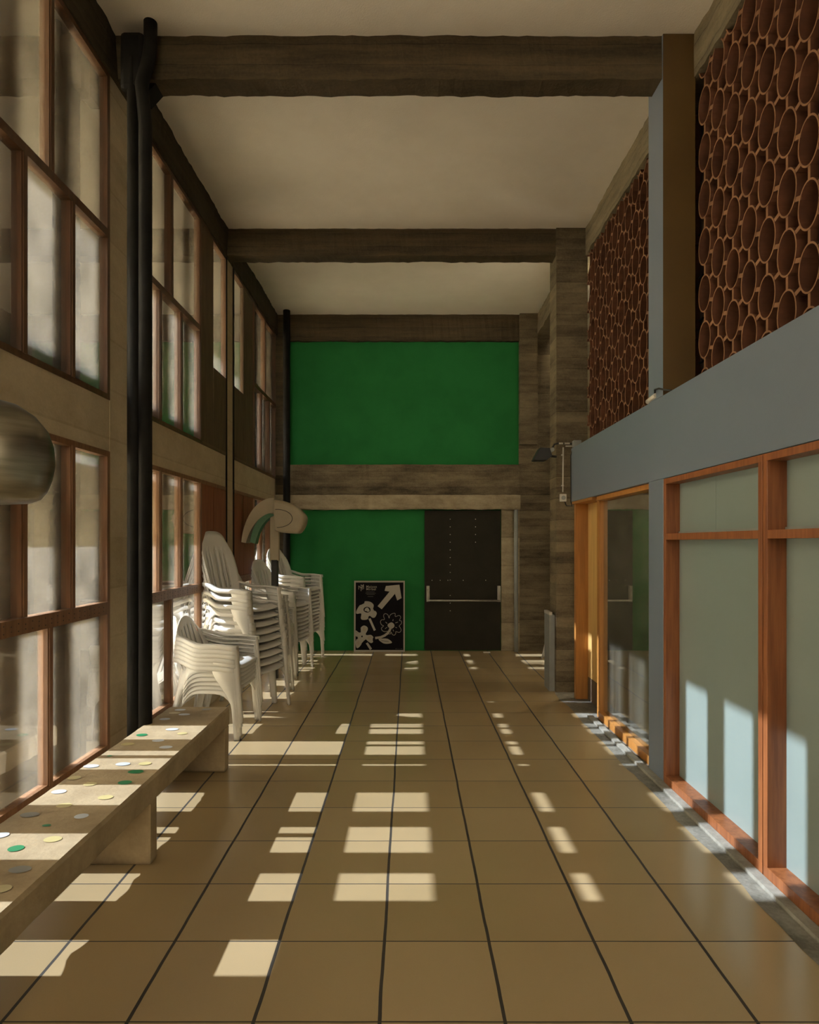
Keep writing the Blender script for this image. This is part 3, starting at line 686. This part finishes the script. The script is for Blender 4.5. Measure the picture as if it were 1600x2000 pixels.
def strip(bm, P, w_, yo):
    for a, b in zip(P, P[1:]):
        d = Vector((b[0]-a[0], b[1]-a[1]));
        if d.length < 1e-6: continue
        n_ = Vector((-d.y, d.x)).normalized()*w_/2; e_ = d.normalized()*w_*0.3
        vs = [bm.verts.new((PX(q[0]), -yo, PZ(q[1]))) for q in ((a[0]+n_.x-e_.x, a[1]+n_.y-e_.y), (b[0]+n_.x+e_.x, b[1]+n_.y+e_.y), (b[0]-n_.x+e_.x, b[1]-n_.y+e_.y), (a[0]-n_.x-e_.x, a[1]-n_.y-e_.y))]
        bm.faces.new(vs)
bm = bmesh.new()
flat(bm, [(920, 292), (1248, 260), (1300, 585), (1195, 642), (1140, 480), (820, 855), (720, 780), (1010, 428), (890, 408)], 0.0016)
obj('arrow', bm, 'posterpaper', po)
bm = bmesh.new()
flat(bm, smooth_poly([(420, 662), (540, 675), (622, 745), (610, 840), (590, 895), (660, 895), (700, 955), (660, 1045), (600, 1060), (535, 1015), (498, 1035), (490, 1085), (430, 1110), (340, 1105), (315, 1060), (330, 970), (300, 955), (215, 965), (200, 915), (245, 820), (300, 752), (385, 765), (400, 700)]), 0.0016)
flat(bm, [(500, 1090), (550, 1068), (678, 1355), (632, 1380)], 0.0016)
obj('flower', bm, 'posterpaper', po)
bm = bmesh.new(); flat(bm, smooth_poly([(462, 795), (540, 830), (540, 905), (465, 935), (390, 900), (388, 830)]), 0.0022); obj('flower_eye', bm, 'posterink', po)
bm = bmesh.new(); flat(bm, smooth_poly([(465, 812), (505, 840), (525, 900), (480, 915), (440, 895), (410, 895), (415, 845)]), 0.0028); obj('flower_eye', bm, 'posterpaper', po)
bm = bmesh.new()
flat(bm, smooth_poly([(395, 1248), (475, 1290), (480, 1360), (435, 1440), (455, 1480), (560, 1475), (620, 1530), (590, 1575), (612, 1640), (560, 1670), (480, 1620), (435, 1580), (400, 1610), (340, 1640), (330, 1700), (270, 1775), (215, 1785), (188, 1680), (190, 1620), (255, 1575), (250, 1500), (188, 1495), (188, 1370), (240, 1395), (285, 1420), (330, 1395), (315, 1300)]), 0.0016)
flat(bm, [(437, 1680), (485, 1655), (588, 1805), (540, 1838)], 0.0016)
obj('flower', bm, 'posterpaper', po)
bm = bmesh.new(); flat(bm, smooth_poly([(345, 1490), (365, 1512), (345, 1535), (325, 1512)]), 0.0022); flat(bm, [(188, 1515), (235, 1515), (248, 1555), (230, 1575), (188, 1590)], 0.0022); obj('flower_eye', bm, 'posterink', po)
bm = bmesh.new()
for L in ([(370, 1375), (385, 1290)], [(400, 1380), (402, 1285)], [(425, 1375), (440, 1310)], [(480, 1545), (560, 1545)], [(490, 1565), (555, 1590)], [(500, 1520), (560, 1510)], [(215, 1680), (275, 1625)], [(240, 1720), (280, 1660)], [(190, 1400), (240, 1440)]): strip(bm, L, 9, 0.0022)
obj('flower_vein', bm, 'postercopper', po)
bm = bmesh.new(); P = smooth_poly([(1000, 1070), (965, 985), (900, 962), (865, 1010), (885, 1100), (820, 1110), (790, 1160), (815, 1230), (865, 1258), (815, 1310), (835, 1370), (900, 1395), (960, 1390), (975, 1440), (1030, 1450), (1045, 1405), (1080, 1465), (1125, 1480), (1160, 1440), (1165, 1395), (1245, 1415), (1290, 1365), (1270, 1300), (1245, 1260), (1295, 1200), (1295, 1140), (1250, 1125), (1280, 1050), (1240, 1005), (1150, 1030), (1143, 955), (1060, 968), (1010, 1020)], 5)
strip(bm, P+[P[0]], 11, 0.0016)
for L in ([(915, 1165), (950, 1195)], [(1090, 1135), (1097, 1100)], [(1155, 1185), (1210, 1165)], [(905, 1325), (950, 1290)], [(1155, 1290), (1185, 1305)], [(1095, 1350), (1110, 1385)]): strip(bm, L, 12, 0.0016)
P = [(1040, 1300), (1010, 1370), (960, 1440), (890, 1490), (800, 1530), (680, 1548)]
strip(bm, P, 56, 0.0017)
flat(bm, smooth_poly([(1050, 1172), (1115, 1210), (1125, 1275), (1060, 1325), (985, 1290), (965, 1225)]), 0.0019)
flat(bm, smooth_poly([(745, 1580), (860, 1560), (980, 1575), (1070, 1658), (960, 1688), (850, 1670)]), 0.0016)
obj('outlined_flower', bm, 'posterpaper', po)
bm = bmesh.new(); strip(bm, [(815, 1610), (900, 1625), (990, 1635)], 9, 0.0022); obj('leaf_vein', bm, 'posterink', po)
bm = bmesh.new()
for L in ([(262, 370), (262, 290), (318, 345), (375, 285), (380, 365)], [(318, 410), (318, 262), (350, 290), (378, 255), (380, 365)], [(345, 320), (345, 375)]): strip(bm, L, 13, 0.0016)
obj('monogram', bm, 'posterpaper', po)
def text(body, size, x, z, mat, nm, yo=0.0018, parent=po, align='LEFT'):
    c = bpy.data.curves.new(nm, 'FONT'); c.body = body; c.size = size; c.align_x = align; c.offset = 0.0003; c.space_character = 1.12
    tmp = bpy.data.objects.new('tmp', c); C.objects.link(tmp); bpy.context.view_layer.update()
    me = bpy.data.meshes.new_from_object(tmp.evaluated_get(bpy.context.evaluated_depsgraph_get()))
    bpy.data.objects.remove(tmp); me.materials.clear(); me.materials.append(M[mat])
    o = bpy.data.objects.new(nm, me); C.objects.link(o); o.parent = parent; o.location = (x, -yo, z); o.rotation_euler = (math.pi/2, 0, 0); return o
text('Maison', 0.048, PX(440), PZ(335), 'posterpaper', 'title_lettering')
text('Mirbel', 0.048, PX(440), PZ(395), 'posterpaper', 'title_lettering')
bm = bmesh.new()
for (a, b, y) in ((440, 645, 435), (425, 675, 466), (455, 645, 498), (480, 610, 548)): strip(bm, [(a, y), (b, y)], 7, 0.0016)
for (a, b, y) in ((1150, 1205, 1810), (1225, 1250, 1812), (1275, 1320, 1810)): strip(bm, [(a, y), (b, y)], 6, 0.0016)
obj('small_print', bm, 'postergrey', po)
# ------------------------------------------------------------------ fittings around the band end
def at(u, v, d): return Vector(((u-799)*d/1216, d, 1.52-(v-1060.5)*d/1216))
dF = 6.2
fz0 = at(1062, 890, dF)
fe = tag(empty('floodlight', fz0), 'small black floodlight reaching out beside the concrete column, at the end of the blue band', 'floodlight')
bm = bmesh.new()
P = [at(1053, 876, dF), at(1071, 877, dF), at(1076, 892, dF), at(1066, 900, dF), at(1042, 900, dF), at(1041, 898, dF)]
a = [bm.verts.new(p-fz0+Vector((0, -0.07, 0))) for p in P]; b = [bm.verts.new(p-fz0+Vector((0, 0.07, 0))) for p in P]
bm.faces.new(a); bm.faces.new(b)
for i in range(6): bm.faces.new((a[i], a[(i+1) % 6], b[(i+1) % 6], b[i]))
obj('housing', bm, 'cable', fe)
bm = bmesh.new(); tube(bm, [at(1070, 890, dF)-fz0, at(1087, 892, dF)-fz0], 0.012); tube(bm, [at(1076, 880, dF)-fz0, at(1083, 868, dF)-fz0, at(1090, 866, dF)-fz0, at(1122, 867, dF)-fz0], 0.009); obj('arm', bm, 'cable', fe)
bm = bmesh.new(); bmesh.ops.create_cone(bm, cap_ends=True, segments=18, radius1=0.02, radius2=0.02, depth=0.15, matrix=Matrix.Translation(at(1076, 880, dF)-fz0) @ Matrix.Rotation(math.pi/2, 4, 'X')); obj('tilt_knob', bm, 'greysteel', fe)
bm = bmesh.new(); tube(bm, [at(1092, 866, dF-.012)-fz0, at(1100, 866, dF-.012)-fz0], 0.008); tube(bm, [at(1103, 866, dF-.012)-fz0, at(1113, 866, dF-.012)-fz0], 0.008); tube(bm, [at(1105, 871.5, dF)-fz0, at(1117, 871.5, dF)-fz0], 0.006); obj('cable_clip', bm, 'white', fe)
p = at(1127, 867, 6.12); tag(bx('junction_box', 'greysteel', (p.x-0.038, p.x+0.038, p.y-0.03, p.y+0.04, p.z-0.033, p.z+0.033), bev=0.004), 'small grey junction box on top of the blue band end', 'junction box')
bm = bmesh.new(); a = at(1101.5, 873, 6.30); b = at(1100.5, 961, 6.30); a.y = b.y = 6.325; tube(bm, [a, b], 0.0065)
for v in (888, 948):
    q = at(1100, v, 6.30); box(bm, q.x-0.012, q.x+0.012, 6.318, 6.338, q.z-0.006, q.z+0.006)
tag(obj('cable_conduit', bm, 'white'), 'thin pale vertical cable conduit on the concrete column above the socket', 'conduit')
q = at(1101, 972, 6.30); so_ = tag(empty('wall_socket', (q.x, 6.34, q.z)), 'square grey wall socket on the concrete column at the end of the blue band', 'socket')
bx('plate', 'white', (-0.033, 0.033, -0.03, 0, -0.038, 0.038), so_, bev=0.004)
bm = bmesh.new(); bmesh.ops.create_cone(bm, cap_ends=True, segments=24, radius1=0.022, radius2=0.022, depth=0.006, matrix=Matrix.Translation((0.002, -0.032, 0)) @ Matrix.Rotation(math.pi/2, 4, 'X')); obj('outlet', bm, 'greysteel', so_)
bm = bmesh.new(); tube(bm, [(q.x+0.02, 6.33, q.z-0.04), (q.x+0.035, 6.32, q.z-0.08), (q.x+0.06, 6.2, q.z-0.09), (1.595, 6.135, q.z-0.05), (1.594, 6.13, q.z+0.05), (1.594, 6.135, 2.38), (1.61, 6.10, 2.455)], 0.005, 8)
tag(obj('cable', bm, 'cable'), 'thin black cable running down the far edge of the blue band', 'cable')
# spotlight stub on top of the band by the blue post
s_ = tag(empty('tube_fitting', (1.60, 4.0, 2.46)), 'short white tube fitting with black cable lying on the blue band at the post', 'light fitting')
bm = bmesh.new(); tube(bm, [(0.0, 0.17, 0.006), (0.0, 0.03, 0.016)], 0.016); obj('tube', bm, 'white', s_)
bm = bmesh.new(); tube(bm, [(0.0, 0.05, 0.015), (-0.012, 0.02, 0.05), (-0.006, -0.03, 0.045), (0.0, -0.10, 0.02), (0.02, -0.16, 0.0)], 0.006, 8); obj('cable', bm, 'cable', s_)
# grey barrier panel left of the big column, and door latch wire
g = tag(empty('steel_panel', (1.47, 6.50, 0)), 'low grey steel panel with a white top edge standing against the concrete column', 'panel')
bx('sheet', 'greysteel', (-0.030, 0.026, -0.11, 0.12, 0.0, 0.78), g); bx('top_edge', 'white', (-0.032, 0.0, -0.112, 0.12, 0.78, 0.81), g)
tag(bx('cleaning_cloth', 'white', (fx(942), fx(955), 8.60, 8.64, 0.0, 0.012)), 'tiny white scrap on the floor at the foot of the charcoal door', 'scrap')
